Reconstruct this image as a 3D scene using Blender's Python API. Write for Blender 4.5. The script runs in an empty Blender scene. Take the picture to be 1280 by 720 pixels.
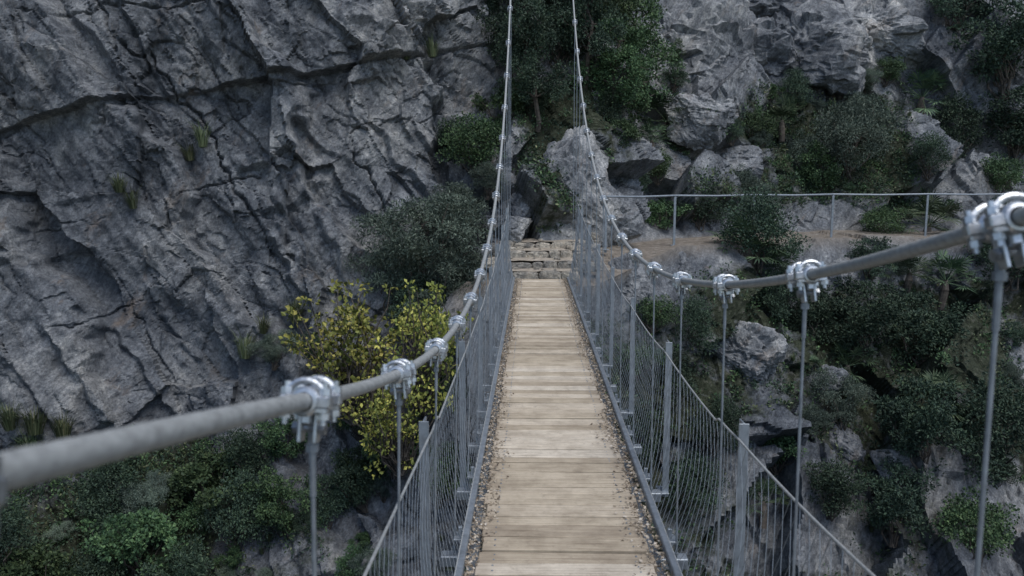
import bpy, math, random
import numpy as np
from mathutils import Vector, Matrix
random.seed(7)
RNG = np.random.default_rng(7)
scene = bpy.context.scene
H = 1.7            # eye height above deck

# ------------------------------------------------------------------ noise
def _h(ix, iy, iz, seed):
    with np.errstate(over='ignore'):
        a = (ix.astype(np.int64) * 73856093) ^ (iy.astype(np.int64) * 19349663) ^ (iz.astype(np.int64) * 83492791) ^ np.int64(seed * 2654435 + 1013)
        a = a & 0xffffffff
        a = (a ^ (a >> 16)) * 0x45d9f3b & 0xffffffff
        a = (a ^ (a >> 16)) * 0x45d9f3b & 0xffffffff
        a = a ^ (a >> 16)
    return (a & 0xffffff) / float(0xffffff)
def vnoise(p, seed=0):
    f = np.floor(p); i = f.astype(np.int64); t = p - f
    t = t * t * t * (t * (t * 6 - 15) + 10)
    out = 0
    for dx in (0, 1):
        wx = t[:, 0] if dx else 1 - t[:, 0]
        for dy in (0, 1):
            wy = t[:, 1] if dy else 1 - t[:, 1]
            for dz in (0, 1):
                wz = t[:, 2] if dz else 1 - t[:, 2]
                out = out + wx * wy * wz * _h(i[:, 0] + dx, i[:, 1] + dy, i[:, 2] + dz, seed)
    return out * 2 - 1
def fbm(p, o=4, seed=0, g=.5):
    a, s, r = 1., 0., 0
    for k in range(o):
        r = r + a * vnoise(p * (2.03 ** k) + 11.3 * k, seed + k); s += a; a *= g
    return r / s
def facet(p, seed=0, slope=.6):
    """piecewise planar displacement (broken rock faces) + cell border distance"""
    i = np.floor(p).astype(np.int64)
    f1 = np.full(len(p), 9.); f2 = np.full(len(p), 9.); val = np.zeros(len(p))
    for dx in (-1, 0, 1):
        for dy in (-1, 0, 1):
            for dz in (-1, 0, 1):
                a, b, c = i[:, 0] + dx, i[:, 1] + dy, i[:, 2] + dz
                q = np.stack([a + _h(a, b, c, seed), b + _h(a, b, c, seed + 1), c + _h(a, b, c, seed + 2)], 1)
                d = p - q; dd = (d * d).sum(1)
                v = slope * ((_h(a, b, c, seed + 3) - .5) * 2 * d[:, 0] + (_h(a, b, c, seed + 4) - .5) * 2 * d[:, 2]) + (_h(a, b, c, seed + 5) - .5)
                m = dd < f1
                f2 = np.where(m, f1, np.minimum(f2, dd)); val = np.where(m, v, val); f1 = np.where(m, dd, f1)
    return val, np.sqrt(f2) - np.sqrt(f1)

def smooth(a, b, x):
    t = np.clip((x - a) / (b - a), 0, 1); return t * t * (3 - 2 * t)

# ------------------------------------------------------------------ mesh helpers
def mesh_np(name, verts, faces, mats=(), midx=None, smooth_=False):
    verts = np.asarray(verts, dtype=np.float32); faces = np.asarray(faces, dtype=np.int32)
    me = bpy.data.meshes.new(name)
    n, k = faces.shape
    me.vertices.add(len(verts)); me.vertices.foreach_set("co", verts.ravel())
    me.loops.add(n * k); me.loops.foreach_set("vertex_index", faces.ravel())
    me.polygons.add(n)
    me.polygons.foreach_set("loop_start", np.arange(0, n * k, k, dtype=np.int32))
    me.polygons.foreach_set("loop_total", np.full(n, k, dtype=np.int32))
    for m in mats: me.materials.append(m)
    if midx is not None: me.polygons.foreach_set("material_index", np.asarray(midx, dtype=np.int32))
    me.polygons.foreach_set("use_smooth", np.full(n, smooth_, dtype=bool))
    me.update(calc_edges=True); me.validate()
    return me
def add_obj(name, me, parent=None, loc=(0, 0, 0), rot=(0, 0, 0), scale=(1, 1, 1)):
    o = bpy.data.objects.new(name, me); scene.collection.objects.link(o)
    o.location = loc; o.rotation_euler = rot; o.scale = scale
    if parent: o.parent = parent
    return o
def empty(name):
    o = bpy.data.objects.new(name, None); scene.collection.objects.link(o); o.empty_display_size = .3; return o

class Geo:
    """quad soup accumulator"""
    def __init__(s): s.v = []; s.f = []; s.m = []; s.n = 0
    def add(s, v, f, m=0):
        v = np.asarray(v, float); f = np.asarray(f, int)
        s.v.append(v); s.f.append(f + s.n); s.m.append(np.full(len(f), m)); s.n += len(v)
    def tubes(s, segs, sides=6, m=0, caps=False):
        segs = np.asarray(segs, float)          # N x 8  p0 p1 r0 r1
        p0, p1, r0, r1 = segs[:, :3], segs[:, 3:6], segs[:, 6], segs[:, 7]
        d = p1 - p0; d /= np.linalg.norm(d, axis=1)[:, None] + 1e-9
        ref = np.where(np.abs(d[:, 2:3]) < .9, np.array([[0, 0, 1.]]), np.array([[1., 0, 0]]))
        u = np.cross(d, ref); u /= np.linalg.norm(u, axis=1)[:, None]; w = np.cross(d, u)
        a = np.arange(sides) * 2 * math.pi / sides
        c, sn = np.cos(a)[None, :, None], np.sin(a)[None, :, None]
        ring = u[:, None] * c + w[:, None] * sn
        A = p0[:, None] + ring * r0[:, None, None]; B = p1[:, None] + ring * r1[:, None, None]
        V = np.concatenate([A, B], 1).reshape(-1, 3); n = len(segs)
        j = np.arange(sides); k = (j + 1) % sides
        F = np.stack([j, k, k + sides, j + sides], 1)[None] + (np.arange(n) * 2 * sides)[:, None, None]
        s.add(V, F.reshape(-1, 4), m)
        if caps:
            for (P, r, off) in ((p0, r0, 0), (p1, r1, sides)):
                Fq = []
                for q in range(0, sides - 2, 2): Fq.append([0, q + 1, q + 2, (q + 3) % sides])
                Fq = np.array(Fq)[None] + off + (np.arange(n) * 2 * sides)[:, None, None]
                s.add(V * 1.0, Fq.reshape(-1, 4), m)
    def box(s, c, size, m=0, R=None, bev=0.0, jit=0.0):
        x, y, z = [q / 2 for q in size]; b = bev
        if b <= 0:
            v = np.array([[i * x, j * y, k * z] for k in (-1, 1) for (i, j) in ((-1, -1), (1, -1), (1, 1), (-1, 1))], float)
            f = [[0, 3, 2, 1], [4, 5, 6, 7], [0, 1, 5, 4], [1, 2, 6, 5], [2, 3, 7, 6], [3, 0, 4, 7]]
        else:
            rings = []
            for (zz, ins) in ((-z, b), (-z + b, 0), (z - b, 0), (z, b)):
                X, Y = x - ins, y - ins; bb = b * .8
                rings += [[-X + bb, -Y, zz], [X - bb, -Y, zz], [X, -Y + bb, zz], [X, Y - bb, zz], [X - bb, Y, zz], [-X + bb, Y, zz], [-X, Y - bb, zz], [-X, -Y + bb, zz]]
            v = np.array(rings, float); f = []
            for r in range(3):
                for q in range(8):
                    f.append([r * 8 + q, r * 8 + (q + 1) % 8, r * 8 + 8 + (q + 1) % 8, r * 8 + 8 + q])
            f += [[24, 25, 26, 27], [24, 27, 28, 31], [28, 29, 30, 31], [3, 2, 1, 0], [7, 4, 3, 0], [7, 6, 5, 4]]
        if jit: v = v + RNG.normal(0, jit, v.shape)
        if R is not None: v = v @ np.array(R).T
        s.add(v + np.array(c), f, m)
    def mesh(s, name, mats, smooth_=False):
        return mesh_np(name, np.concatenate(s.v), np.concatenate(s.f), mats, np.concatenate(s.m), smooth_)

# ------------------------------------------------------------------ materials
def new_mat(name):
    m = bpy.data.materials.new(name); m.use_nodes = True
    nt = m.node_tree; nt.nodes.clear()
    out = nt.nodes.new('ShaderNodeOutputMaterial'); b = nt.nodes.new('ShaderNodeBsdfPrincipled')
    nt.links.new(b.outputs[0], out.inputs[0])
    return m, nt, b
def N(nt, t, **k):
    n = nt.nodes.new(t)
    for a, v in k.items():
        if hasattr(n, a): setattr(n, a, v)
        else: n.inputs[a].default_value = v
    return n
def L(nt, a, b): nt.links.new(a, b)
def ramp(nt, fac, stops):
    r = nt.nodes.new('ShaderNodeValToRGB')
    e = r.color_ramp.elements
    while len(e) > 1: e.remove(e[-1])
    e[0].position, e[0].color = stops[0][0], (*stops[0][1], 1)
    for p, c in stops[1:]:
        q = e.new(p); q.color = (*c, 1)
    L(nt, fac, r.inputs[0]); return r.outputs[0]
def mixc(nt, fac, a, b, mode='MIX'):
    m = nt.nodes.new('ShaderNodeMix'); m.data_type = 'RGBA'; m.blend_type = mode
    if isinstance(fac, (int, float)): m.inputs[0].default_value = fac
    else: L(nt, fac, m.inputs[0])
    for s, v in ((6, a), (7, b)):
        if isinstance(v, tuple): m.inputs[s].default_value = (*v, 1)
        else: L(nt, v, m.inputs[s])
    return m.outputs[2]
def noise(nt, vec, scale, detail=6, rough=.6, dist=0.):
    n = N(nt, 'ShaderNodeTexNoise'); n.inputs['Scale'].default_value = scale; n.inputs['Detail'].default_value = detail
    n.inputs['Roughness'].default_value = rough; n.inputs['Distortion'].default_value = dist
    L(nt, vec, n.inputs['Vector']); return n.outputs['Fac']
def math_(nt, op, a, b=0.):
    m = N(nt, 'ShaderNodeMath'); m.operation = op
    for i, v in enumerate((a, b)):
        if isinstance(v, (int, float)): m.inputs[i].default_value = v
        else: L(nt, v, m.inputs[i])
    return m.outputs[0]
def mapping(nt, vec, scale=(1, 1, 1), rot=(0, 0, 0)):
    m = N(nt, 'ShaderNodeMapping'); m.inputs['Scale'].default_value = scale; m.inputs['Rotation'].default_value = rot
    L(nt, vec, m.inputs['Vector']); return m.outputs[0]

def rock_material(name, warm=0.0, with_attr=False, gain=1.0):
    m, nt, b = new_mat(name)
    pos = N(nt, 'ShaderNodeNewGeometry').outputs['Position']
    rot = mapping(nt, pos, (1, 1, 1), (0, math.radians(-31), 0))
    v1 = noise(nt, mapping(nt, pos, (1, 1, .7)), .5, 5, .6, .3)
    v2 = noise(nt, mapping(nt, rot, (2.3, 1.4, .8)), 1.9, 7, .76, 0)
    v3 = noise(nt, pos, 19, 4, .75)
    g = gain
    def c(r, gg, bb): return (r * g * (1 + warm), gg * g * (1 + warm * .45), bb * g * (1 - warm * .3))
    base = ramp(nt, v2, [(.3, c(.11, .119, .13)), (.43, c(.20, .212, .226)), (.55, c(.30, .312, .323)), (.70, c(.50, .505, .50))])
    big = ramp(nt, v1, [(.36, (.48, .51, .56)), (.5, (.90, .92, .95)), (.64, (1.30, 1.27, 1.22))])
    col = mixc(nt, 1., base, big, 'MULTIPLY')
    fine = ramp(nt, v3, [(.3, (.45, .45, .47)), (.5, (.95, .95, .95)), (.7, (1.45, 1.43, 1.4))])
    col = mixc(nt, .9, col, fine, 'MULTIPLY')
    st = ramp(nt, noise(nt, mapping(nt, rot, (1.8, 1, .7)), 1.1, 6, .7, .2), [(.58, (0, 0, 0)), (.70, (1, 1, 1))])
    col = mixc(nt, math_(nt, 'MULTIPLY', st, .45), col, (.30, .215, .145))
    dk = ramp(nt, noise(nt, mapping(nt, rot, (3.2, 1, .28)), 1.2, 6, .7, 0), [(.50, (0, 0, 0)), (.68, (1, 1, 1))])
    col = mixc(nt, math_(nt, 'MULTIPLY', dk, .55), col, (.07, .077, .085))
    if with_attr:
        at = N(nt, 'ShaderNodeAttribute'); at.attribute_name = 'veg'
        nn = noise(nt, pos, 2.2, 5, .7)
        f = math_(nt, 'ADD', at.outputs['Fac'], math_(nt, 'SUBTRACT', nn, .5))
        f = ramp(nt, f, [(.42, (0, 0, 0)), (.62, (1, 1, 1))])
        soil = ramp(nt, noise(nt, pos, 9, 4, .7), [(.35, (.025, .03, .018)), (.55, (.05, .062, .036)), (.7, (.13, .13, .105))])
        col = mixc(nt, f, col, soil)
        ap = N(nt, 'ShaderNodeAttribute'); ap.attribute_name = 'path'
        dirt = ramp(nt, noise(nt, pos, 7, 5, .7), [(.3, (.17, .145, .115)), (.55, (.31, .27, .225)), (.72, (.44, .41, .36))])
        col = mixc(nt, ap.outputs['Fac'], col, dirt)
    L(nt, col, b.inputs['Base Color']); b.inputs['Roughness'].default_value = .88
    b.inputs['Specular IOR Level'].default_value = .3
    h = math_(nt, 'MULTIPLY', noise(nt, mapping(nt, rot, (1.6, 1.2, .8)), 7, 7, .8), .10)
    bp = N(nt, 'ShaderNodeBump'); bp.inputs['Strength'].default_value = 1.; bp.inputs['Distance'].default_value = 1.0
    L(nt, h, bp.inputs['Height']); L(nt, bp.outputs[0], b.inputs['Normal'])
    return m

def metal_mat(name, col, rough=.45, metallic=.85, dirt=.3, scale=30):
    m, nt, b = new_mat(name)
    tc = N(nt, 'ShaderNodeTexCoord').outputs['Object']
    n1 = noise(nt, tc, scale, 6, .7)
    c = ramp(nt, n1, [(.3, tuple(q * (1 - dirt) for q in col)), (.55, col), (.75, tuple(min(1, q * 1.2) for q in col))])
    L(nt, c, b.inputs['Base Color']); b.inputs['Metallic'].default_value = metallic
    r = math_(nt, 'ADD', math_(nt, 'MULTIPLY', n1, .3), rough - .15); L(nt, r, b.inputs['Roughness'])
    bp = N(nt, 'ShaderNodeBump'); bp.inputs['Strength'].default_value = .25; bp.inputs['Distance'].default_value = .002
    L(nt, n1, bp.inputs['Height']); L(nt, bp.outputs[0], b.inputs['Normal'])
    return m

def leaf_mat(name, c0, c1, c2):
    m, nt, b = new_mat(name)
    g = N(nt, 'ShaderNodeNewGeometry')
    oi = N(nt, 'ShaderNodeObjectInfo')
    c = ramp(nt, g.outputs['Random Per Island'], [(0., c0), (.55, c1), (1., c2)])
    n1 = ramp(nt, noise(nt, g.outputs['Position'], 1.6, 2, .6), [(.3, (.6, .65, .65)), (.7, (1.4, 1.35, 1.2))])
    c = mixc(nt, 1., c, n1, 'MULTIPLY')
    hs = N(nt, 'ShaderNodeHueSaturation'); hs.inputs['Saturation'].default_value = .84
    L(nt, math_(nt, 'ADD', math_(nt, 'MULTIPLY', oi.outputs['Random'], .04), .487), hs.inputs['Hue'])
    L(nt, math_(nt, 'ADD', math_(nt, 'MULTIPLY', oi.outputs['Random'], .65), .68), hs.inputs['Value'])
    L(nt, c, hs.inputs['Color'])
    L(nt, hs.outputs[0], b.inputs['Base Color']); b.inputs['Roughness'].default_value = .6
    b.inputs['Specular IOR Level'].default_value = .25
    return m

M_rock = rock_material('limestone', 0, True)
M_boulder = rock_material('pale_limestone', .05, False, 1.36)
M_cable = metal_mat('cable_steel', (.37, .385, .38), .6, .25, .35, 60)
M_clamp = metal_mat('galvanised_clamp', (.56, .59, .62), .38, .9, .35, 45)
M_galv = metal_mat('galvanised_steel', (.30, .335, .37), .5, .55, .3, 18)
M_net = metal_mat('net_wire', (.32, .35, .38), .45, .6, .2, 25)
M_bark, _nt, _b = new_mat('bark')
_c = ramp(_nt, noise(_nt, N(_nt, 'ShaderNodeNewGeometry').outputs['Position'], 12, 5, .7), [(.3, (.03, .025, .02)), (.7, (.14, .12, .10))])
L(_nt, _c, _b.inputs['Base Color']); _b.inputs['Roughness'].default_value = .9
ML_green = leaf_mat('leaf_green', (.024, .055, .024), (.050, .10, .038), (.10, .165, .058))
ML_dark = leaf_mat('leaf_dark', (.016, .038, .025), (.034, .064, .040), (.062, .10, .056))
ML_olive = leaf_mat('leaf_olive', (.045, .072, .058), (.09, .13, .10), (.17, .215, .175))
ML_yellow = leaf_mat('leaf_yellow', (.09, .13, .02), (.26, .29, .03), (.50, .45, .05))
ML_palm = leaf_mat('leaf_palm', (.024, .055, .028), (.052, .092, .045), (.11, .16, .08))
ML_grass = leaf_mat('leaf_grass', (.045, .068, .028), (.085, .115, .05), (.17, .18, .095))

# ------------------------------------------------------------------ terrain
cols = {
 -80: [(-60, 0), (-9, 0), (-7, -16), (-6, -16), (-6, -9), (-5, -4.5), (-4, -2.5), (-3, -2.2), (-2, 2), (-1, 7), (6, 30), (90, 45)],
 -26: [(-60, 0), (-9, 0), (-7, -16), (2, -16), (3, -9), (4, -4.9), (5, -3.5), (5.5, -3.2), (6, 2), (6.8, 7), (12, 30), (90, 45)],
 -10: [(-60, 0), (-6, 0), (-4, -16), (7, -16), (9, -9), (11.2, -5.2), (12.9, -3.9), (13.5, -3.4), (14.3, 2), (14.7, 6), (20, 30), (90, 45)],
 -5: [(-60, 0), (-5.5, 0), (-4, -16), (8, -16), (10.5, -9), (12.8, -5.2), (14.3, -3.5), (14.8, -3.0), (15.8, 2), (16.2, 6), (21, 30), (90, 45)],
 -1.9: [(-60, 0), (-5.2, 0), (-4, -16), (8.5, -16), (11.5, -9), (13.2, -4), (14.4, -1.6), (14.9, -1.0), (16.8, 2), (17.5, 6), (22, 30), (90, 45)],
 -.85: [(-60, 0), (-5, -.03), (-4.2, -16), (9, -16), (12, -9), (13.4, -3), (14.02, -.12), (15.4, .38), (17.0, 2), (18.8, 6.5), (25, 30), (95, 45)],
 1.1: [(-60, 0), (-5, -.03), (-4.2, -16), (9, -16), (12, -9), (13.5, -3), (14.02, -.12), (16.2, .42), (18, 2.5), (20.5, 7), (28, 30), (95, 45)],
 3: [(-60, 0), (-5.2, 0), (-4.2, -16), (7.5, -16), (11.3, -9), (15, -3.3), (16.5, .36), (18.4, .42), (20.4, 3), (23, 8), (32, 30), (95, 45)],
 7: [(-60, 0), (-5.5, 0), (-4.2, -16), (7, -16), (10.5, -9), (15.4, -3.5), (18.3, .42), (20.2, .47), (22.0, 3), (25, 8.5), (34, 30), (95, 45)],
 12: [(-60, 0), (-6, 0), (-4.2, -16), (6, -16), (9.5, -9), (15.2, -4), (19.2, .42), (21.1, .47), (22.7, 3), (25, 9), (34, 30), (95, 45)],
 28: [(-60, 0), (-8, 0), (-6, -16), (4, -16), (7, -9), (13, -4), (18.5, .42), (20.4, .47), (22, 3), (24, 9), (33, 30), (95, 45)],
 80: [(-60, 0), (-12, 0), (-10, -16), (0, -16), (2, -9), (8, -4), (14, .42), (16, .47), (18, 3), (20, 9), (30, 30), (95, 45)]}
cx = np.array(sorted(cols)); CP = np.array([cols[k] for k in sorted(cols)], float)   # C,K,2
xs = np.concatenate([np.linspace(-80, -26, 12)[:-1], np.linspace(-26, -11.5, 60)[:-1], np.arange(-11.5, 14.5, .034), np.linspace(14.5, 28, 60), np.linspace(28, 80, 12)[1:]])
segn = [6, 12, 14, 40, 80, 90, 60, 190, 155, 60, 12]
vv = np.concatenate([k + np.arange(n) / n for k, n in enumerate(segn)] + [[len(segn)]])
prof = np.zeros((len(xs), CP.shape[1], 2))
for k in range(CP.shape[1]):
    for c in range(2): prof[:, k, c] = np.interp(xs, cx, CP[:, k, c])
ki = np.minimum(vv.astype(int), len(segn) - 1); kf = vv - ki
G = prof[:, ki] * (1 - kf)[None, :, None] + prof[:, ki + 1] * kf[None, :, None]
nx, nv = G.shape[:2]
P = np.zeros((nx, nv, 3)); P[..., 0] = xs[:, None]; P[..., 1] = G[..., 0]; P[..., 2] = G[..., 1]
dX = np.gradient(P, axis=0); dV = np.gradient(P, axis=1)
Nn = np.cross(dV, dX); Nn /= np.linalg.norm(Nn, axis=2)[..., None] + 1e-9
if Nn[nx // 2, nv // 2, 1] > 0: Nn = -Nn
p = P.reshape(-1, 3); x, y, z = p.T
t = .52 * x - .855 * z; s = .855 * x + .52 * z
left = 1 - smooth(-1.8, .3, x)
V = np.repeat(vv[None], nx, 0).ravel()
ledge = smooth(5.7, 6.02, V) * (1 - smooth(6.98, 7.25, V)) * smooth(-1.6, -.9, x)
def saw(u, sharp=.10):
    f_ = u - np.floor(u)          # slow rise, abrupt drop: overlapping rock slabs
    return np.where(f_ < 1 - sharp, f_ / (1 - sharp), (1 - f_) / sharp) - .5
def lines(u, wdt):
    return np.exp(-((u - np.round(u)) / wdt) ** 2)
wp = fbm(np.stack([x * .5, y * .3, z * .5], 1), 5, 3, .5)
wp2 = fbm(np.stack([x * 1.6, y * .6, z * 1.6], 1), 4, 303, .55)
amp1 = .35 + .65 * smooth(-.3, .3, fbm(np.stack([s * .5, y * .2, t * .22], 1), 2, 13))
d = .60 * saw(s * .42 + .50 * wp, .10) * amp1 * left
amp2 = smooth(.0, .4, fbm(np.stack([s * .9, y * .2, t * .4], 1), 2, 14))
d += .20 * saw(-(s * 1.2) + .9 * wp + .2 * wp2, .12) * amp2 * left
amp3 = smooth(.1, .4, fbm(np.stack([x * .6, y * .2, z * .6], 1), 2, 15))
d += .17 * saw(-(z * .9 - x * .22) + .6 * wp, .12) * amp3 * left
d += .17 * fbm(np.stack([s * 2.1, y * .3, t * .30], 1), 4, 311, .55) * left     # fluting down the slabs
m1 = smooth(.0, .35, fbm(np.stack([s * .8, y * .1, t * .35], 1), 2, 402)); m2 = smooth(.05, .4, fbm(np.stack([s * .7, y * .1, t * .7], 1), 2, 403))
d -= (.16 * lines(s * .80 + .55 * wp + .12 * wp2 + .3, .014) * m1 + .07 * lines(s * 2.1 + .9 * wp + .25 * wp2, .03) * smooth(.1, .4, -wp + .3 * wp2)
      + .11 * lines(t * .55 - s * .12 + .4 * wp + .12 * wp2, .012) * m2) * left
f, e = facet(np.stack([s * .6, y * .4, t * .34], 1) + .16 * fbm(p * .8, 3, 5)[:, None], 20, 1.2)
d += (.36 * f) * left
f, e = facet(np.stack([x * .55, y * .55, z * .42], 1) + .22 * fbm(p * .7, 3, 6)[:, None], 40, 1.2)
d += (.85 * f + .3 * fbm(p * .3, 2, 77)) * (1 - left)
rough_ = .30 + .70 * smooth(-.25, .35, fbm(p * .6, 3, 501))
rough_ = np.where(left > .5, rough_, .9)
rough_ = rough_ + .5 * left * smooth(-.1, .3, z - (2.75 + .215 * (x + 9.5)))
f, e = facet(np.stack([s * 1.8, y * 1.5, t * .9], 1) + .2 * fbm(p * 2, 2, 9)[:, None], 60, 1.2)
d += (.13 * f - .03 * np.exp(-(e / .03) ** 2)) * rough_
f, e = facet(np.stack([s * 4.6, y * 4, t * 2.6], 1) + .3 * fbm(p * 5, 2, 19)[:, None], 80, 1.2)
d += .050 * f * rough_
d += .045 * fbm(p * 3.2, 4, 33, .7) + .09 * fbm(p * .9, 3, 50)
zc = 2.75 + .215 * (x + 9.5) + .16 * fbm(np.stack([x * .8, x * 0, x * 0], 1), 6, 8, .55)
gw = .012 + .02 * (1 + vnoise(np.stack([x * 1.9, x * 0, x * 0], 1), 21))
up = smooth(-.02, .02, z - zc)
gam = smooth(-.3, .5, vnoise(np.stack([x * 1.1, x * 0, x * 0 + 9], 1), 24))
d += ((.05 + .27 * smooth(-.4, .5, vnoise(np.stack([x * .6, x * 0, x * 0 + 3], 1), 22))) * up - (.01 + .10 * gam) * np.exp(-((z - zc + .03) / gw) ** 2) - .15 * smooth(1., 3., z - zc)) * left
mask = 1 - .93 * ledge
farm = smooth(2.0, 3.2, V)
d *= mask * (.3 + .7 * farm)
clear = (np.abs(x - .2) < 1.3) & (V > 5.2) & (V < 7.2)
d = np.where(clear, np.minimum(d, .0 + .05 * vnoise(p * 3, 4)) * .6, d)
P2 = (p + Nn.reshape(-1, 3) * d[:, None])
idx = np.arange(nx * nv).reshape(nx, nv)
F = np.stack([idx[:-1, :-1], idx[1:, :-1], idx[1:, 1:], idx[:-1, 1:]], -1).reshape(-1, 4)
me = mesh_np('cliff', P2, F, [M_rock], None, False)
vegn = fbm(p * .55, 4, 90)
vegr = fbm(np.stack([x * .45, z * .45, y * 0], 1), 3, 95)
veg = .25 + .55 * vegr
right = 1 - left
veg += right * .20
veg -= right * smooth(3.6, 4.8, z) * .30
veg += left * (smooth(-3.0, -4.2, z) * .35 - smooth(-3.2, -2.0, z) * .7)
veg += right * smooth(.2, -.6, z) * .12
gul = np.exp(-((x - .8) / 1.5) ** 2) * smooth(2.2, 3., z) * .5
veg = np.clip(veg + gul, 0, 1)
veg = np.where(V < 3, .6, veg) * (1 - ledge)
a = me.attributes.new('veg', 'FLOAT', 'POINT'); a.data.foreach_set('value', veg.astype(np.float32))
a = me.attributes.new('path', 'FLOAT', 'POINT')
pth = smooth(5.9, 6.05, V) * (1 - smooth(6.9, 7.05, V)) * smooth(-1.5, -.95, x)
a.data.foreach_set('value', pth.astype(np.float32))
add_obj('cliff', me)
TV = P2.reshape(nx, nv, 3)
def surf(x0, z0, vmin=3):
    i = int(np.argmin(np.abs(xs - x0))); m = vv >= vmin
    c = TV[i][m]; j = int(np.argmin(np.abs(c[:, 2] - z0))); return c[j]

# ------------------------------------------------------------------ foliage
def rand_dirs(n, up=.0):
    v = RNG.normal(size=(n, 3)); v[:, 2] += up; return v / np.linalg.norm(v, axis=1)[:, None]
def leaf_quads(P0, U, Ln, W):
    n = len(P0); A = rand_dirs(n); S = np.cross(U, A); S /= np.linalg.norm(S, axis=1)[:, None] + 1e-9
    K = np.cross(U, S) * (Ln * .12)[:, None]
    v = np.stack([P0, P0 + U * (Ln * .5)[:, None] + S * W[:, None] + K, P0 + U * Ln[:, None], P0 + U * (Ln * .5)[:, None] - S * W[:, None] + K], 1)
    return v.reshape(-1, 3), np.arange(n * 4).reshape(-1, 4)
def limb(g, a, b, r0, r1, n=5, wob=.08, m=0):
    pts = np.linspace(a, b, n + 1); ln = np.linalg.norm(np.array(b) - np.array(a))
    pts[1:-1] += RNG.normal(0, wob * ln, (n - 1, 3)); r = np.linspace(r0, r1, n + 1)
    g.tubes([[*pts[i], *pts[i + 1], r[i], r[i + 1]] for i in range(n)], 5, m); return pts
def bush_mesh(name, mat, k=60, per=120, leaf=.05, wid=.3, flat=.8, cr=(.12, .28), hollow=.45, stems=14, lobes=7):
    g = Geo(); C = []
    lob = rand_dirs(lobes, .3)
    while len(C) < k:
        u = rand_dirs(1, .15)[0]; r = hollow + (1 - hollow) * random.random() ** .6
        r *= .58 + .55 * max(0, (lob @ u).max()) ** 6 + random.uniform(-.12, .12)
        c = u * r * np.array([1, 1, flat]); c[2] += .35
        if c[2] > -.4: C.append(c)
    C = np.array(C)
    for i in random.sample(range(k), min(stems, k)):
        limb(g, np.array([random.uniform(-.08, .08), random.uniform(-.08, .08), -.55]), C[i], .022, .005, 5, .05)
    rr = RNG.uniform(cr[0], cr[1], k); cnt = (per * (rr / rr.mean()) ** 2).astype(int) + 5
    I = np.repeat(np.arange(k), cnt); n = len(I)
    D = rand_dirs(n, .25) * (RNG.random(n) ** .45)[:, None]
    P0 = C[I] + D * rr[I][:, None] * np.array([1.1, 1.1, .75])
    U = D + rand_dirs(n) * .7; U /= np.linalg.norm(U, axis=1)[:, None]
    Ln = leaf * RNG.uniform(.6, 1.4, n)
    v, f = leaf_quads(P0, U, Ln, Ln * wid); g.add(v, f, 1)
    return g.mesh(name, [M_bark, mat])
def tree_mesh(name, mat, h=3.2, limbs=16, per=60, leaf=.08, wid=.25):
    g = Geo(); tr = limb(g, (0, 0, -.3), (.25, .1, h * .85), .085, .03, 8, .025)
    C = []
    for i in range(limbs):
        tt = .3 + .7 * i / (limbs - 1); b = tr[min(8, int(tt * 8))]
        ang = i * 2.4 + random.uniform(-.4, .4); ln = h * .36 * (1.15 - .65 * tt) * random.uniform(.7, 1.2)
        e = b + np.array([math.cos(ang) * ln, math.sin(ang) * ln, ln * random.uniform(.25, .7)])
        pts = limb(g, b, e, .03, .008, 5, .06)
        for q in pts[2:]:
            for _ in range(3): C.append(q + RNG.normal(0, .13, 3))
    C = np.array(C); k = len(C); rr = RNG.uniform(.12, .26, k)
    I = np.repeat(np.arange(k), per); n = len(I)
    D = rand_dirs(n, .2) * (RNG.random(n) ** .5)[:, None]
    P0 = C[I] + D * rr[I][:, None]
    U = D + rand_dirs(n) * .8; U /= np.linalg.norm(U, axis=1)[:, None]
    Ln = leaf * RNG.uniform(.6, 1.4, n); v, f = leaf_quads(P0, U, Ln, Ln * wid); g.add(v, f, 1)
    return g.mesh(name, [M_bark, mat])
def palm_mesh(name, mat, fronds=24):
    g = Geo()
    g.tubes([[0, 0, -.5, .02, 0, -.1, .09, .10], [.02, 0, -.1, .0, .02, .12, .10, .05]], 10, 0)
    for i in range(fronds):
        az = i * 2.399; el = math.radians(random.uniform(-15, 80)); ln = random.uniform(.35, .6)
        dv = np.array([math.cos(az) * math.cos(el), math.sin(az) * math.cos(el), math.sin(el)])
        b = np.array([0, 0, .08]); tip = b + dv * ln + np.array([0, 0, -.05])
        g.tubes([[*b, *tip, .008, .006]], 4, 1)
        side = np.cross(dv, [0, 0, 1.]); side /= np.linalg.norm(side) + 1e-6; nrm = np.cross(side, dv)
        for j in range(17):
            a = math.radians(-95 + 190 * j / 16); L_ = random.uniform(.32, .42) * (1 - .15 * abs(a) / 1.6)
            u = dv * math.cos(a) + side * math.sin(a) + nrm * random.uniform(-.1, .15); u /= np.linalg.norm(u)
            w = np.cross(u, nrm); w /= np.linalg.norm(w)
            m1 = tip + u * L_ * .55; e = tip + u * L_ + np.array([0, 0, -.05])
            g.add([tip, m1 + w * .015, e, m1 - w * .015], [[0, 1, 2, 3]], 1)
    return g.mesh(name, [M_bark, mat])
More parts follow.
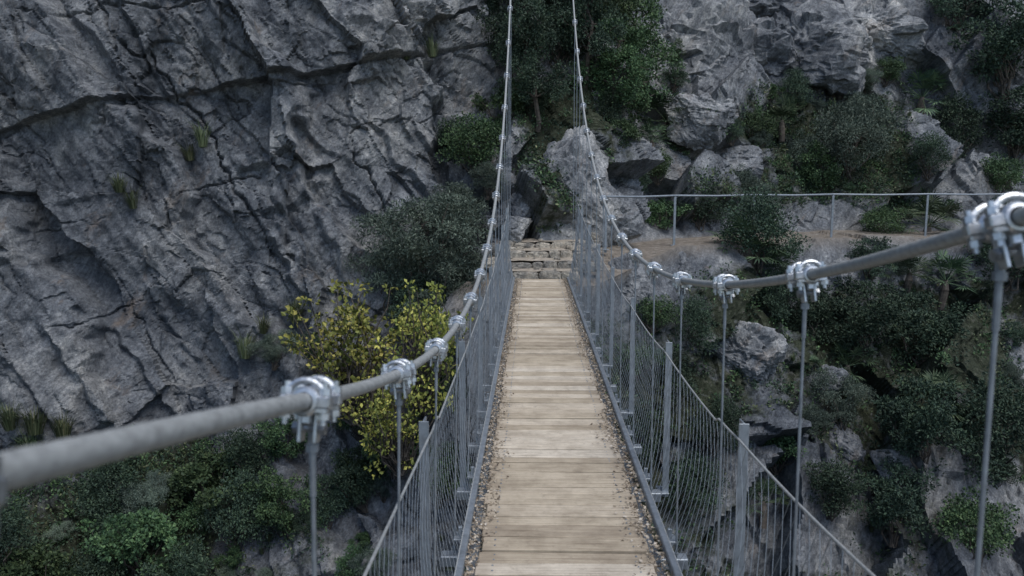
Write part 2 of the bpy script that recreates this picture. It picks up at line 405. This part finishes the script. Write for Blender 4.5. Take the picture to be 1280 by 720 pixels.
def grass_mesh(name, mat, n=140, h=.35):
    g = Geo()
    for i in range(n):
        a = random.uniform(0, 6.28); r = random.random() * .08; b = np.array([math.cos(a) * r, math.sin(a) * r, 0]); l = h * random.uniform(.5, 1.2)
        o = np.array([math.cos(a), math.sin(a), 0]) * random.uniform(.1, .7) * l
        m1 = b + o * .4 + np.array([0, 0, l * .6]); e = b + o + np.array([0, 0, l * random.uniform(.5, 1.)])
        w = np.array([-math.sin(a), math.cos(a), 0]) * .005
        g.add([b - w, b + w, m1 + w, m1 - w], [[0, 1, 2, 3]]); g.add([m1 - w, m1 + w, e + w * .2, e - w * .2], [[0, 1, 2, 3]])
    return g.mesh(name, [mat])

T = {'green': [bush_mesh('shrub', ML_green, 60, 85, .06, .36), bush_mesh('shrub', ML_green, 50, 85, .07, .4, .7, (.10, .26)), bush_mesh('shrub', ML_green, 55, 80, .065, .34, .9, (.09, .24), .4, 14, 4)],
     'dark': [bush_mesh('dense_shrub', ML_dark, 75, 85, .06, .27), bush_mesh('dense_shrub', ML_dark, 60, 90, .07, .25, .9, (.1, .26), .4, 14, 5)],
     'olive': [bush_mesh('olive_shrub', ML_olive, 90, 110, .055, .18, .85, (.10, .24)), bush_mesh('olive_shrub', ML_olive, 80, 110, .06, .17, .8, (.10, .24))],
     'tree': [tree_mesh('tree', ML_green), tree_mesh('tree', ML_dark, 3.4, 18)],
     'palm': [palm_mesh('fan_palm', ML_palm), palm_mesh('fan_palm', ML_palm, 18)],
     'grass': [grass_mesh('grass_tuft', ML_grass), grass_mesh('grass_tuft', ML_grass, 90, .45)],
     'yellow': [bush_mesh('yellow_leaved_bush', ML_yellow, 95, 15, .065, .36, 1.0, (.07, .17), .15, 75, 9)]}
NM = {'green': 'shrub', 'dark': 'dense_shrub', 'olive': 'olive_shrub', 'tree': 'tree', 'palm': 'fan_palm', 'grass': 'grass_tuft', 'yellow': 'yellow_leaved_bush'}
def plant(kind, x0, z0, r, fwd=.25, sz=1.0):
    c = surf(x0, z0)
    add_obj(NM[kind], random.choice(T[kind]), None, (x0, c[1] - fwd * r, z0), (random.uniform(-.15, .15), random.uniform(-.15, .15), random.uniform(0, 6.28)),
            (r * random.uniform(.9, 1.1), r * .9, r * sz * random.uniform(.9, 1.1)))
for a in [
 ('olive', -2.15, .2, 1.35), ('olive', -2.8, -.35, .9), ('olive', -1.5, -.4, 1.0), ('dark', -2.2, -1.0, .8), ('olive', -1.5, .7, .9), ('olive', -2.0, -1.1, .8),
 ('green', -1.2, 2.2, .85), ('dark', -1.7, 2.4, .65), ('green', -.5, 3.1, .7), ('dark', .0, 3.3, .6), ('olive', -.9, 1.6, .5),
 ('tree', .1, 3.0, .7), ('tree', -.5, 3.9, .7), ('tree', 1.8, 2.9, .85), ('tree', 2.3, 3.4, .85), ('tree', 1.2, 4.0, .8),
 ('dark', 1.6, 3.1, .6), ('green', 2.0, 2.6, .5), ('green', 2.3, 3.3, .7), ('dark', .6, 4.6, .8), ('green', 1.7, 5.4, .9), ('dark', .3, 5.8, .8),
 ('palm', 3.4, 3.1, 1.2), ('palm', 2.9, 2.6, .8), ('green', 2.9, 1.9, .5), ('palm', 6.6, 3.2, .9), ('dark', 2.4, 1.5, .5),
 ('green', 5.8, 2.9, .6), ('dark', 5.0, 2.8, .4), ('dark', 7.0, 3.9, .6), ('olive', 8.1, 2.3, 1.4), ('olive', 9.0, 2.9, 1.0), ('green', 7.4, 1.6, .8), ('olive', 7.2, 2.0, .9),
 ('palm', 10.9, 3.9, 1.3), ('dark', 11.6, 2.6, 1.1), ('dark', 12.8, 4.8, 1.5), ('dark', 13.2, 2.9, 1.2), ('green', 12.3, 1.6, .8), ('dark', 10.3, 2.1, .7), ('dark', 11.8, 6.4, 1.0),
 ('green', 9.8, 4.6, .5), ('green', 6.4, 4.0, .35), ('dark', 3.6, 4.2, .45),
 ('green', 3.0, .75, .6), ('dark', 3.9, .9, .7), ('dark', 4.7, .3, 1.0), ('palm', 4.6, .2, 1.1), ('palm', 5.4, -.3, 1.0), ('olive', 5.6, .9, .7), ('olive', 5.1, 1.3, .8),
 ('green', 8.7, .45, .7), ('palm', 10.0, .5, 1.3), ('palm', 9.2, -.6, 1.0), ('palm', 8.4, -.4, .8), ('dark', 7.4, -.2, .6), ('dark', 10.6, -.2, 1.0),
 ('dark', 5.8, -1.5, .9), ('dark', 7.0, -1.5, 1.0), ('dark', 8.4, -1.8, 1.1), ('olive', 6.2, -2.9, .8), ('dark', 7.4, -3.2, 1.0), ('dark', 8.8, -3.4, 1.1), ('palm', 6.6, -2.2, .9), ('palm', 7.8, -2.6, .9),
 ('dark', 5.2, -.9, .7), ('green', 4.8, -3.6, .6), ('dark', 5.6, -4.2, .7), ('dark', 6.8, -4.6, .9), ('palm', 4.4, -4.4, .8), ('green', 8., -4.8, .9),
 ('green', 2.3, -.9, .5), ('dark', 3.0, -1.3, .6), ('dark', 2.6, -2.3, .7), ('dark', 3.4, -3.0, .6), ('dark', 3.0, -4.2, .8), ('green', 1.9, -1.7, .5), ('dark', 1.8, -3.2, .7),
 ('green', -5.9, -4.0, .9), ('dark', -5.2, -4.4, .8), ('green', -6.6, -4.5, .8), ('dark', -7.4, -4.0, .8), ('dark', -8.6, -4.3, .9), ('green', -8.0, -4.9, .8), ('dark', -7.2, -5.2, .8), ('green', -4.5, -3.2, .6), ('dark', -5.2, -3.4, .6),
 ('green', -4.3, -4.1, .7), ('dark', -3.6, -4.2, .6), ('green', -3.2, -2.8, .6), ('green', -2.4, -3.2, .7), ('dark', -1.6, -2.2, .7), ('green', -1.6, -3.6, .7), ('dark', -5.8, -5.2, .8), ('dark', -3.0, -3.8, .7),
 ('dark', -4.2, -1.7, .45), ('olive', -4.9, -1.6, .45), ('grass', -5.0, -1.1, 1.1)]:
    plant(*a)
plant('yellow', -3.1, -1.7, 1.45, 1.0, 1.1)
plant('yellow', -1.75, -1.5, 1.05, 1.1, 1.15)
plant('yellow', -2.3, -2.6, 1.0, 1.1, 1.)
for (gx, gz, gr) in [(-6.3, 2.35, 1.2), (-6.6, 2.1, 1.0), (-7.6, 1.5, 1.2), (-7.4, 1.2, 1.), (-8.7, -2.7, 1.7), (-8.3, -2.8, 1.5), (-9.1, -2.6, 1.5), (-2.1, 4.3, 1.2), (-2.6, 4.2, 1.), (-4.6, -1.0, 1.4), (-5.4, -1.6, 1.4), (-3.6, -2.0, 1.3), (-8.8, -3.1, 1.6), (-7.9, -3.3, 1.4)]:
    plant('grass', gx, gz, gr, .12)
for i in range(130):
    gx = random.uniform(-9.5, 13); gz = random.uniform(-5.5, -3.4) if gx < -1.5 else random.uniform(-5, 5.2)
    if -1.2 < gx < 2 and gz > -1.2 and gz < 2.7: continue
    if 1.5 < gx and .0 < gz < .9: continue
    plant(random.choice(['grass', 'grass', 'olive', 'dark', 'palm', 'green']) , gx, gz, random.uniform(.25, .5) * 1.0, .1)

m = (veg > .42) & (V > 4.0) & (V < 10) & (x > -11.4) & (x < 14.4) & (vegn > -.25)
cand = np.nonzero(m)[0]; ch = RNG.choice(cand, 4600)
C = P2[ch] + Nn.reshape(-1, 3)[ch] * .03
I = np.repeat(np.arange(len(C)), 26); n = len(I); rr = RNG.uniform(.06, .24, len(C))
D = rand_dirs(n, .3) * (RNG.random(n) ** .5)[:, None]
P0 = C[I] + D * rr[I][:, None]
U = D + rand_dirs(n, .3) * .8; U /= np.linalg.norm(U, axis=1)[:, None]
Ln = .055 * RNG.uniform(.6, 1.6, n); v, f = leaf_quads(P0, U, Ln, Ln * .28)
add_obj('undergrowth', mesh_np('undergrowth', v, f, [ML_dark, ML_green, ML_grass], np.repeat(RNG.choice(3, len(C), p=[.46, .38, .16]), 26)))

# ------------------------------------------------------------------ boulders
def boulder(x0, y0, z0, sx, sy, sz, seed, rz_=None):
    n, mm = 84, 60
    th = np.linspace(0, 2 * math.pi, n, endpoint=False); ph = np.linspace(.02, math.pi - .02, mm)
    A, B = np.meshgrid(th, ph, indexing='ij')
    u = np.stack([np.cos(A) * np.sin(B), np.sin(A) * np.sin(B), np.cos(B)], -1).reshape(-1, 3)
    r0 = np.random.default_rng(seed + 100); nn = r0.normal(size=(12, 3)); nn /= np.linalg.norm(nn, axis=1)[:, None]; hh = r0.uniform(.66, 1.0, 12)
    dd = u @ nn.T; r = np.min(np.where(dd > .05, hh[None] / np.maximum(dd, .05), 9), axis=1); r = np.minimum(r, 1.3)
    f2, e2 = facet(u * 2.4 + seed, seed + 9, 1.2); f3, _ = facet(u * 6 + seed, seed + 19, 1.)
    r = r + .12 * f2 - .05 * np.exp(-(e2 / .05) ** 2) + .045 * f3 + .03 * fbm(u * 6 + seed, 4, seed)
    v = u * r[:, None] * np.array([sx, sy, sz])
    id_ = np.arange(n * mm).reshape(n, mm); nxt = np.roll(id_, -1, 0)
    Fq = np.stack([id_[:, :-1], id_[:, 1:], nxt[:, 1:], nxt[:, :-1]], -1).reshape(-1, 4)
    add_obj('boulder', mesh_np('boulder', v, Fq, [M_boulder], None, False), None, (x0, y0, z0), (random.uniform(-.2, .2), random.uniform(-.2, .2), random.uniform(0, 6) if rz_ is None else rz_))
boulder(.62, 16.95, 1.35, 1.15, .95, 1.3, 1, 0.3); boulder(1.65, 16.9, .8, .5, .5, .55, 2); boulder(-.6, 16.2, .7, .4, .5, .40, 3); boulder(-.25, 16.7, 1.0, .45, .5, .6, 5)
for k, (bx, bz, r, rz) in enumerate([(5.0, 2.0, 1.0, .6), (4.7, 4.8, 1.8, 1.7), (6.5, 4.9, 1.3, 1.0), (1.9, -.5, .55, .6), (4.2, -1.9, .9, .85), (6.9, -.5, .5, .4), (2.7, 3.9, .6, .7), (3.3, 5.5, 1.0, 1.1), (8.2, 5.2, 1.7, 1.3), (13.0, 3.6, .7, .7), (6.1, -3.6, .4, .5), (3.0, -.2, .5, .4), (5.9, -2.4, .5, .4), (-3.9, -3.2, .4, .6), (1.3, 3.4, .5, .5), (4.1, 3.3, .9, .65), (7.2, -3.9, .45, .4), (9.8, 5.8, 1.4, 1.1), (6.6, 6.6, 1.5, 1.), (2.7, -3.4, .5, .5)]):
    c = surf(bx, bz); boulder(bx, c[1] + .42 * r, bz, r, r * .8, rz, 11 + k)

# ------------------------------------------------------------------ bridge
bridge = empty('suspension_bridge')
Y0, Y1 = -5.0, 14.0
XL, XR = -.35, .69
def zL(dd):
    if dd < 1.23: return H - (.3442 - .219 * (1.23 - dd) + .012 * (1.23 - dd) ** 2)
    k = dd - 4.2; return H - (.675 - .0375 * k * k - (.00088 * k ** 3 if k > 0 else 0))
def zR(dd): k = dd - 4.8; return H - (.49 - .033 * k * k - (.00080 * k ** 3 if k > 0 else 0))
def cable(name, X, zf, y0=-5.5, y1=17.5):
    ys = np.arange(y0, y1, .0125); zs = np.array([zf(a) for a in ys]); R = .0138
    ty = np.gradient(ys); tz = np.gradient(zs); l = np.hypot(ty, tz); ty /= l; tz /= l; S = np.cumsum(l)
    ns = 30; th = np.arange(ns) * 2 * math.pi / ns
    rr = R * (.86 + .14 * np.abs(np.cos(3 * (th[None] + 26 * S[:, None]))) ** .7)
    v = np.zeros((len(ys), ns, 3)); v[..., 0] = X + rr * np.cos(th)[None]
    v[..., 1] = ys[:, None] - tz[:, None] * rr * np.sin(th)[None]; v[..., 2] = zs[:, None] + ty[:, None] * rr * np.sin(th)[None]
    id_ = np.arange(len(ys) * ns).reshape(-1, ns); nx_ = np.roll(id_, -1, 1)
    Fq = np.stack([id_[:-1], id_[1:], nx_[1:], nx_[:-1]], -1).reshape(-1, 4)
    add_obj(name, mesh_np(name, v.reshape(-1, 3), Fq, [M_cable], None, True), bridge)
cable('main_cable_a', XL, zL); cable('main_cable_b', XR, zR)

def clamp_mesh():
    g = Geo(); n = 20
    pr = [(-.046, .0150), (-.045, .020), (-.040, .0235), (-.026, .0235), (-.021, .0185), (-.006, .0185), (0, .020), (.006, .0185), (.021, .0185), (.026, .0235), (.040, .0235), (.045, .020), (.046, .0150)]
    a = np.arange(n) * 2 * math.pi / n
    v = np.array([[r * math.cos(q), yy, r * math.sin(q)] for yy, r in pr for q in a])
    id_ = np.arange(len(pr) * n).reshape(-1, n); nx_ = np.roll(id_, -1, 1)
    g.add(v, np.stack([id_[:-1], nx_[:-1], nx_[1:], id_[1:]], -1).reshape(-1, 4))
    for yy in (-.033, .033):
        for sx in (-1, 1):
            g.box((sx * .029, yy, .0), (.022, .021, .020), 0, None, .003)
            g.box((sx * .024, yy, -.013), (.026, .017, .012), 0, None, .003)
            g.tubes([[sx * .030, yy, -.036, sx * .030, yy, .030, .0048, .0048]], 8, 0, True)
            g.tubes([[sx * .030, yy, .0105, sx * .030, yy, .021, .0098, .0092]], 6, 0, True)
            g.tubes([[sx * .030, yy, -.027, sx * .030, yy, -.017, .0098, .0098]], 6, 0, True)
        pts = [(.030 * math.cos(q), yy, .006 + .027 * math.sin(q)) for q in np.linspace(0, math.pi, 11)]
        g.tubes([[*pts[i], *pts[i + 1], .0056, .0056] for i in range(10)], 8)
    g.box((0, 0, -.026), (.016, .052, .022), 0, None, .003)
    g.tubes([[-.026, 0, -.045, .026, 0, -.045, .0062, .0062]], 8, 0, True)
    for sx in (-1, 1): 
        g.box((sx * .0125, 0, -.042), (.006, .028, .05), 0, None, .0015)
        g.tubes([[sx * .017, 0, -.045, sx * .026, 0, -.045, .0105, .0105]], 6, 0, True)
    return g.mesh('clamp', [M_clamp])
CL = clamp_mesh()
hang = Geo()
for (X, zf, off, Xb) in ((XL, zL, 1.23, -.375), (XR, zR, 1.19, .70)):
    k = -7
    while True:
        yy = off + .825 * k; k += 1
        if yy < Y0 + .2: continue
        if yy > 17.0: break
        zz = zf(yy); sl = math.atan((zf(yy + .01) - zf(yy - .01)) / .02)
        add_obj('cable_clamp', CL, bridge, (X, yy, zz), (sl + random.uniform(-.03, .03), random.uniform(-.2, .2), random.uniform(-.03, .03)))
        if yy < Y1 + .1:
            g = hang
            top = (X, yy, zz - .045); zb = -.10
            def at(q): tq = (zz - q) / (zz - zb); return (X + (Xb - X) * tq, yy, q)
            g.tubes([[*top, *at(zz - .075), .0075, .0075], [*at(zz - .075), *at(zz - .16), .0056, .0056], [*at(zz - .16), *at(zb + .16), .0040, .0040], [*at(zb + .16), *at(zb), .0058, .0058]], 8)
            g.tubes([[*at(zz - .072), *at(zz - .085), .0105, .0105], [*at(zb + .03), *at(zb + .018), .0115, .0115]], 6, 0, True)
add_obj('hanger_rods', hang.mesh('hanger_rods', [M_galv], False), bridge)

# timber deck
M_wood, nt, b = new_mat('weathered_timber')
gN = N(nt, 'ShaderNodeNewGeometry'); pos = gN.outputs['Position']
base = ramp(nt, gN.outputs['Random Per Island'], [(0, (.35, .29, .215)), (.35, (.46, .39, .29)), (.7, (.53, .455, .35)), (1, (.61, .545, .445))])
off = N(nt, 'ShaderNodeVectorMath'); off.operation = 'ADD'
comb = N(nt, 'ShaderNodeCombineXYZ'); L(nt, math_(nt, 'MULTIPLY', gN.outputs['Random Per Island'], 50.), comb.inputs[0]); L(nt, pos, off.inputs[0]); L(nt, comb.outputs[0], off.inputs[1])
gr = noise(nt, mapping(nt, off.outputs[0], (1.6, 34, 10)), 2.2, 8, .7, .5)
base = mixc(nt, 1., base, ramp(nt, gr, [(.3, (.60, .57, .53)), (.5, (1, 1, 1)), (.7, (1.15, 1.15, 1.14))]), 'MULTIPLY')
foot = ramp(nt, noise(nt, pos, 4.5, 6, .7), [(.35, (.74, .72, .70)), (.6, (1.08, 1.08, 1.08))])
base = mixc(nt, 1., base, foot, 'MULTIPLY')
st = ramp(nt, noise(nt, pos, 22, 5, .7), [(.56, (0, 0, 0)), (.70, (1, 1, 1))]); base = mixc(nt, math_(nt, 'MULTIPLY', st, .45), base, (.22, .18, .135))
sx_ = N(nt, 'ShaderNodeSeparateXYZ'); L(nt, pos, sx_.inputs[0])
ed = math_(nt, 'ABSOLUTE', math_(nt, 'SUBTRACT', sx_.outputs[0], .155))
ed = math_(nt, 'ADD', ed, math_(nt, 'MULTIPLY', math_(nt, 'SUBTRACT', noise(nt, pos, 6, 5, .7), .5), .25))
edr = ramp(nt, ed, [(.28, (0, 0, 0)), (.42, (1, 1, 1))])
base = mixc(nt, math_(nt, 'MULTIPLY', edr, .45), base, (.24, .195, .15))
L(nt, base, b.inputs['Base Color']); b.inputs['Roughness'].default_value = .82
bp = N(nt, 'ShaderNodeBump'); bp.inputs['Strength'].default_value = .6; bp.inputs['Distance'].default_value = .006
L(nt, gr, bp.inputs['Height']); L(nt, bp.outputs[0], b.inputs['Normal'])
g = Geo(); nails = Geo(); yy = Y0
while yy < Y1 - .02:
    w = random.choice([.095, .12, .12, .14, .15]); jx = random.uniform(-.008, .008)
    R = Matrix.Rotation(random.uniform(-.008, .008), 3, 'Z') @ Matrix.Rotation(random.uniform(-.006, .006), 3, 'Y')
    zt = random.uniform(-.005, .005)
    g.box((.155 + jx, yy + w / 2, -.02 + zt), (.80 + random.uniform(-.02, .02), w - random.uniform(.008, .018), .04), 0, R, .004, .0007)
    for sx in (-.17, .48):
        for q in (.3, .7): nails.tubes([[sx + random.uniform(-.006, .006), yy + w * q, zt - .005, sx, yy + w * q, zt + .0022, .0055, .005]], 8, 0, True)
    yy += w
add_obj('deck_planks', g.mesh('deck_planks', [M_wood]), bridge)
add_obj('deck_screws', nails.mesh('deck_screws', [M_galv]), bridge)
M_lit, nt, b = new_mat('leaf_litter')
gN = N(nt, 'ShaderNodeNewGeometry')
L(nt, ramp(nt, gN.outputs['Random Per Island'], [(0, (.12, .09, .065)), (.4, (.28, .225, .165)), (.75, (.44, .375, .29)), (1, (.60, .54, .46))]), b.inputs['Base Color']); b.inputs['Roughness'].default_value = .9
n = 22000; side = RNG.random(n) < .5
ly = RNG.uniform(Y0, Y1, n); e = np.abs(RNG.normal(0, .042, n)) * (1 + .6 * vnoise(np.stack([ly * 1.5, ly * 0, side * 5.], 1), 2))
lx = np.where(side, -.295 + e, .615 - e * 1.25)
P0 = np.stack([lx, ly, .004 + RNG.random(n) * .010], 1); U = rand_dirs(n); U[:, 2] *= .3; U /= np.linalg.norm(U, axis=1)[:, None]
Ln = RNG.uniform(.006, .026, n); v, f = leaf_quads(P0, U, Ln, Ln * .33); v[:, 2] = np.maximum(v[:, 2], .0035)
add_obj('leaf_litter', mesh_np('leaf_litter', v, f, [M_lit]), bridge)

g = Geo()
for X in (-.312, .632):
    g.box((X, (Y0 + Y1) / 2, .012), (.034, Y1 - Y0, .05), 0, None, .004)
for X in (-.27, .58):
    g.box((X, (Y0 + Y1) / 2, -.075), (.05, Y1 - Y0, .06), 0, None, .004)
yy = 1.23 - .825 * 7
while yy < Y1:
    if yy > Y0:
        g.box((.16, yy, -.135), (1.20, .07, .055), 0, None, .004)
        for X in (-.345, .672): g.box((X, yy, -.02), (.06, .09, .012), 0, None, .002); g.box((X, yy, .008), (.02, .02, .05), 0, None, .002)
    yy += .825
add_obj('deck_frame', g.mesh('deck_frame', [M_galv]), bridge)
def ntop(yy, side):
    s_ = .72 + .0072 * (max(yy, 4.5) - 4.5) ** 2 + .075 * max(0, 3.0 - yy) + (.02 if yy < 3.3 else 0)
    ph = ((yy - 2.95) / 1.65) % 1.0; sg_ = (1 - (2 * ph - 1) ** 2); s_ -= .045 * sg_
    return ((-.385 if side < 0 else .775) + side * .02 * sg_ + (0 if side > 0 or yy > 2.9 else .015 * (2.9 - yy)), yy, min(s_, 1.35))
def nbot(yy, side): return (-.325 if side < 0 else .645, yy, .035)
g = Geo(); yy = 2.95 - 1.65 * 4
while yy < Y1:
    for side in (-1, 1):
        tp = ntop(yy, side); h_ = tp[2] + .06; cxp = tp[0] + side * .022
        g.box((cxp, yy, (h_ - .16) / 2), (.007, .062, h_ + .16), 0, None, .0015)
        g.box((cxp, yy - .0285, (h_ - .16) / 2), (.038, .0065, h_ + .155), 0, None, .0012)
        g.box((cxp - side * .012, yy, -.13), (.06, .12, .012), 0, None, .002)
        for zz in (.1, .3, .5, .66): g.tubes([[cxp - side * .012, yy + .008, zz, cxp + side * .012, yy + .008, zz, .007, .007]], 6, 0, True)
    yy += 1.65
add_obj('railing_posts', g.mesh('railing_posts', [M_galv]), bridge)
g = Geo(); segs = []; top = []
for side in (-1, 1):
    ya = np.arange(Y0, Y1 - .02, .06)
    for a0 in ya:
        top.append([*ntop(a0, side), *ntop(a0 + .06, side), .0048, .0048]); top.append([*nbot(a0, side), *nbot(a0 + .06, side), .004, .004])
    nr = 8; pitch = .075
    def pt(yq, tq):
        A = np.array(nbot(yq, side)); B = np.array(ntop(yq, side)); q_ = A + (B - A) * tq
        q_[0] += side * .03 * math.sin(tq * math.pi) * (1 + .5 * math.sin(yq * 2.3)); q_[1] += .016 * math.sin(yq * 4 + tq * 3) + .01 * math.sin(yq * 9.7 + tq * 5); return q_
    for a0 in np.arange(Y0, Y1 - pitch, pitch):
        for j in range(nr):
            t0, t1 = j / nr, (j + 1) / nr
            for sg in (0, 1):
                if sg == 0: ya_, yb_ = (a0, a0 + pitch / 2) if j % 2 == 0 else (a0 + pitch / 2, a0)
                else: ya_, yb_ = (a0 + pitch, a0 + pitch / 2) if j % 2 == 0 else (a0 + pitch / 2, a0 + pitch)
                segs.append([*pt(ya_, t0), *pt(yb_, t1), .0012, .0012])
g.tubes(segs, 3, 0); add_obj('safety_net', g.mesh('safety_net', [M_net], True), bridge)
g = Geo(); g.tubes(top, 6); add_obj('net_ropes', g.mesh('net_ropes', [M_cable], True), bridge)

# ------------------------------------------------------------------ steps, path railing
M_stone = rock_material('step_stone', .28, False, 1.3)
def stone_slab(g, cx_, cy_, cz_, sx, sy, sz, seed, m=0):
    n, mm = 28, 14
    th = np.linspace(0, 2 * math.pi, n, endpoint=False); ph = np.linspace(.02, math.pi - .02, mm)
    A, B = np.meshgrid(th, ph, indexing='ij')
    u = np.stack([np.cos(A) * np.sin(B), np.sin(A) * np.sin(B), np.cos(B)], -1).reshape(-1, 3)
    w_ = np.sign(u) * np.abs(u) ** .55
    f2, _ = facet(u * 2.2 + seed * 3.1, seed, 1.)
    v = w_ * (1 + .16 * f2 + .06 * fbm(u * 5 + seed, 3, seed))[:, None] * np.array([sx, sy, sz]) * .5 + np.array([cx_, cy_, cz_])
    id_ = np.arange(n * mm).reshape(n, mm); nxt = np.roll(id_, -1, 0)
    g.add(v, np.stack([id_[:, :-1], id_[:, 1:], nxt[:, 1:], nxt[:, :-1]], -1).reshape(-1, 4), m)
M_dirt, nt, b = new_mat('path_dirt')
pos = N(nt, 'ShaderNodeNewGeometry').outputs['Position']
L(nt, ramp(nt, noise(nt, pos, 9, 6, .7), [(.3, (.22, .185, .145)), (.55, (.38, .33, .265)), (.72, (.52, .47, .40))]), b.inputs['Base Color']); b.inputs['Roughness'].default_value = .95
bp = N(nt, 'ShaderNodeBump'); bp.inputs['Distance'].default_value = .03; L(nt, noise(nt, pos, 16, 6, .7), bp.inputs['Height']); L(nt, bp.outputs[0], b.inputs['Normal'])
g = Geo(); sd_ = 1
for (y0_, zt, xa, xb) in ((14.10, .13, -.36, .70), (14.60, .27, -.46, .78), (15.12, .41, -.5, .9), (15.66, .54, -.35, .95)):
    xx = xa                                    # riser stones, uneven, with an earth tread behind
    while xx < xb:
        w = random.uniform(.18, .5); sd_ += 1
        stone_slab(g, xx + w / 2, y0_ + random.uniform(-.04, .04), zt - .095 + random.uniform(-.03, .012), w * .98, .14 + random.uniform(-.02, .05), .18, sd_); xx += w
    nxs, nys = 26, 12
    X_, Y_ = np.meshgrid(np.linspace(xa - .05, xb + .05, nxs), np.linspace(y0_ + .02, y0_ + .62, nys), indexing='ij')
    q_ = np.stack([X_.ravel(), Y_.ravel(), np.zeros(nxs * nys)], 1)
    Z_ = zt - .010 + .02 * fbm(q_ * 5, 3, sd_) + (q_[:, 1] - y0_) * .03
    ii = np.arange(nxs * nys).reshape(nxs, nys); q_[:, 2] = Z_
    g.add(q_, np.stack([ii[:-1, :-1], ii[1:, :-1], ii[1:, 1:], ii[:-1, 1:]], -1).reshape(-1, 4), 1)
for i in range(34):
    sd_ += 1; r = random.uniform(.06, .22); yy = random.uniform(14.3, 16.2)
    stone_slab(g, random.choice([random.uniform(-.8, -.38), random.uniform(.74, 1.35)]), yy, (yy - 14) * .27 + .04, r * 1.4, r, r * .8, sd_)
for i in range(14):
    sd_ += 1; r = random.uniform(.03, .09); k = random.choice([0, 1, 2, 3]); yy = (14.3, 14.8, 15.3, 15.9)[k] + random.uniform(-.1, .15)
    stone_slab(g, random.uniform(-.35, .8), yy, (.13, .27, .41, .54)[k] + .01, r * 1.4, r, r * .8, sd_)
add_obj('stone_steps', g.mesh('stone_steps', [M_stone, M_dirt]))
rail = empty('path_railing')
pts = [(1.45, 15.8), (3.0, 16.95), (4.9, 17.85), (6.95, 18.75), (9.3, 19.15), (11.6, 19.55), (13.6, 19.75)]
g = Geo(); g2 = Geo()
for i, (rx, ry) in enumerate(pts):
    zb = .35
    g.box((rx, ry, zb + .5), (.05, .03, 1.08), 0, None, .004); g.box((rx, ry, zb + .02), (.14, .12, .012), 0, None, .002)
    if i < len(pts) - 1:
        a, c = pts[i], pts[i + 1]; m_ = ((a[0] + c[0]) / 2, (a[1] + c[1]) / 2)
        g2.tubes([[a[0], a[1], 1.41, m_[0], m_[1], 1.395, .022, .022], [m_[0], m_[1], 1.395, c[0], c[1], 1.41, .022, .022]], 10)
add_obj('posts', g.mesh('posts', [M_galv]), rail); add_obj('handrail', g2.mesh('handrail', [M_galv], True), rail)

# ------------------------------------------------------------------ light
w = bpy.data.worlds.new("World"); scene.world = w; w.use_nodes = True
nt = w.node_tree; bg = nt.nodes['Background']
sky = nt.nodes.new('ShaderNodeTexSky'); sky.sky_type = 'NISHITA'; sky.sun_disc = False
SE, SR = math.radians(62), math.radians(142)
sky.sun_elevation = SE; sky.sun_rotation = SR
nt.links.new(sky.outputs[0], bg.inputs[0]); bg.inputs[1].default_value = .15
ld = bpy.data.lights.new('sun', 'SUN'); ld.energy = 2.4; ld.angle = math.radians(38); ld.color = (1, .97, .93)
so = bpy.data.objects.new('sun', ld); scene.collection.objects.link(so)
sd = Vector((math.sin(SR) * math.cos(SE), math.cos(SR) * math.cos(SE), math.sin(SE)))
so.rotation_euler = sd.to_track_quat('Z', 'Y').to_euler()

# ------------------------------------------------------------------ camera
cam = bpy.data.cameras.new('camera'); co = bpy.data.objects.new('camera', cam); scene.collection.objects.link(co)
cam.sensor_width = 36; cam.lens = 28.1; cam.clip_end = 400; cam.clip_start = .05
co.location = (0, 0, H)
co.rotation_euler = (math.radians(90 - 7.58), 0, math.radians(1.43))
cam.dof.use_dof = True; cam.dof.focus_distance = 9.; cam.dof.aperture_fstop = 5.0
scene.camera = co
scene.view_settings.view_transform = 'Standard'; scene.view_settings.look = 'None'; scene.view_settings.exposure = 0
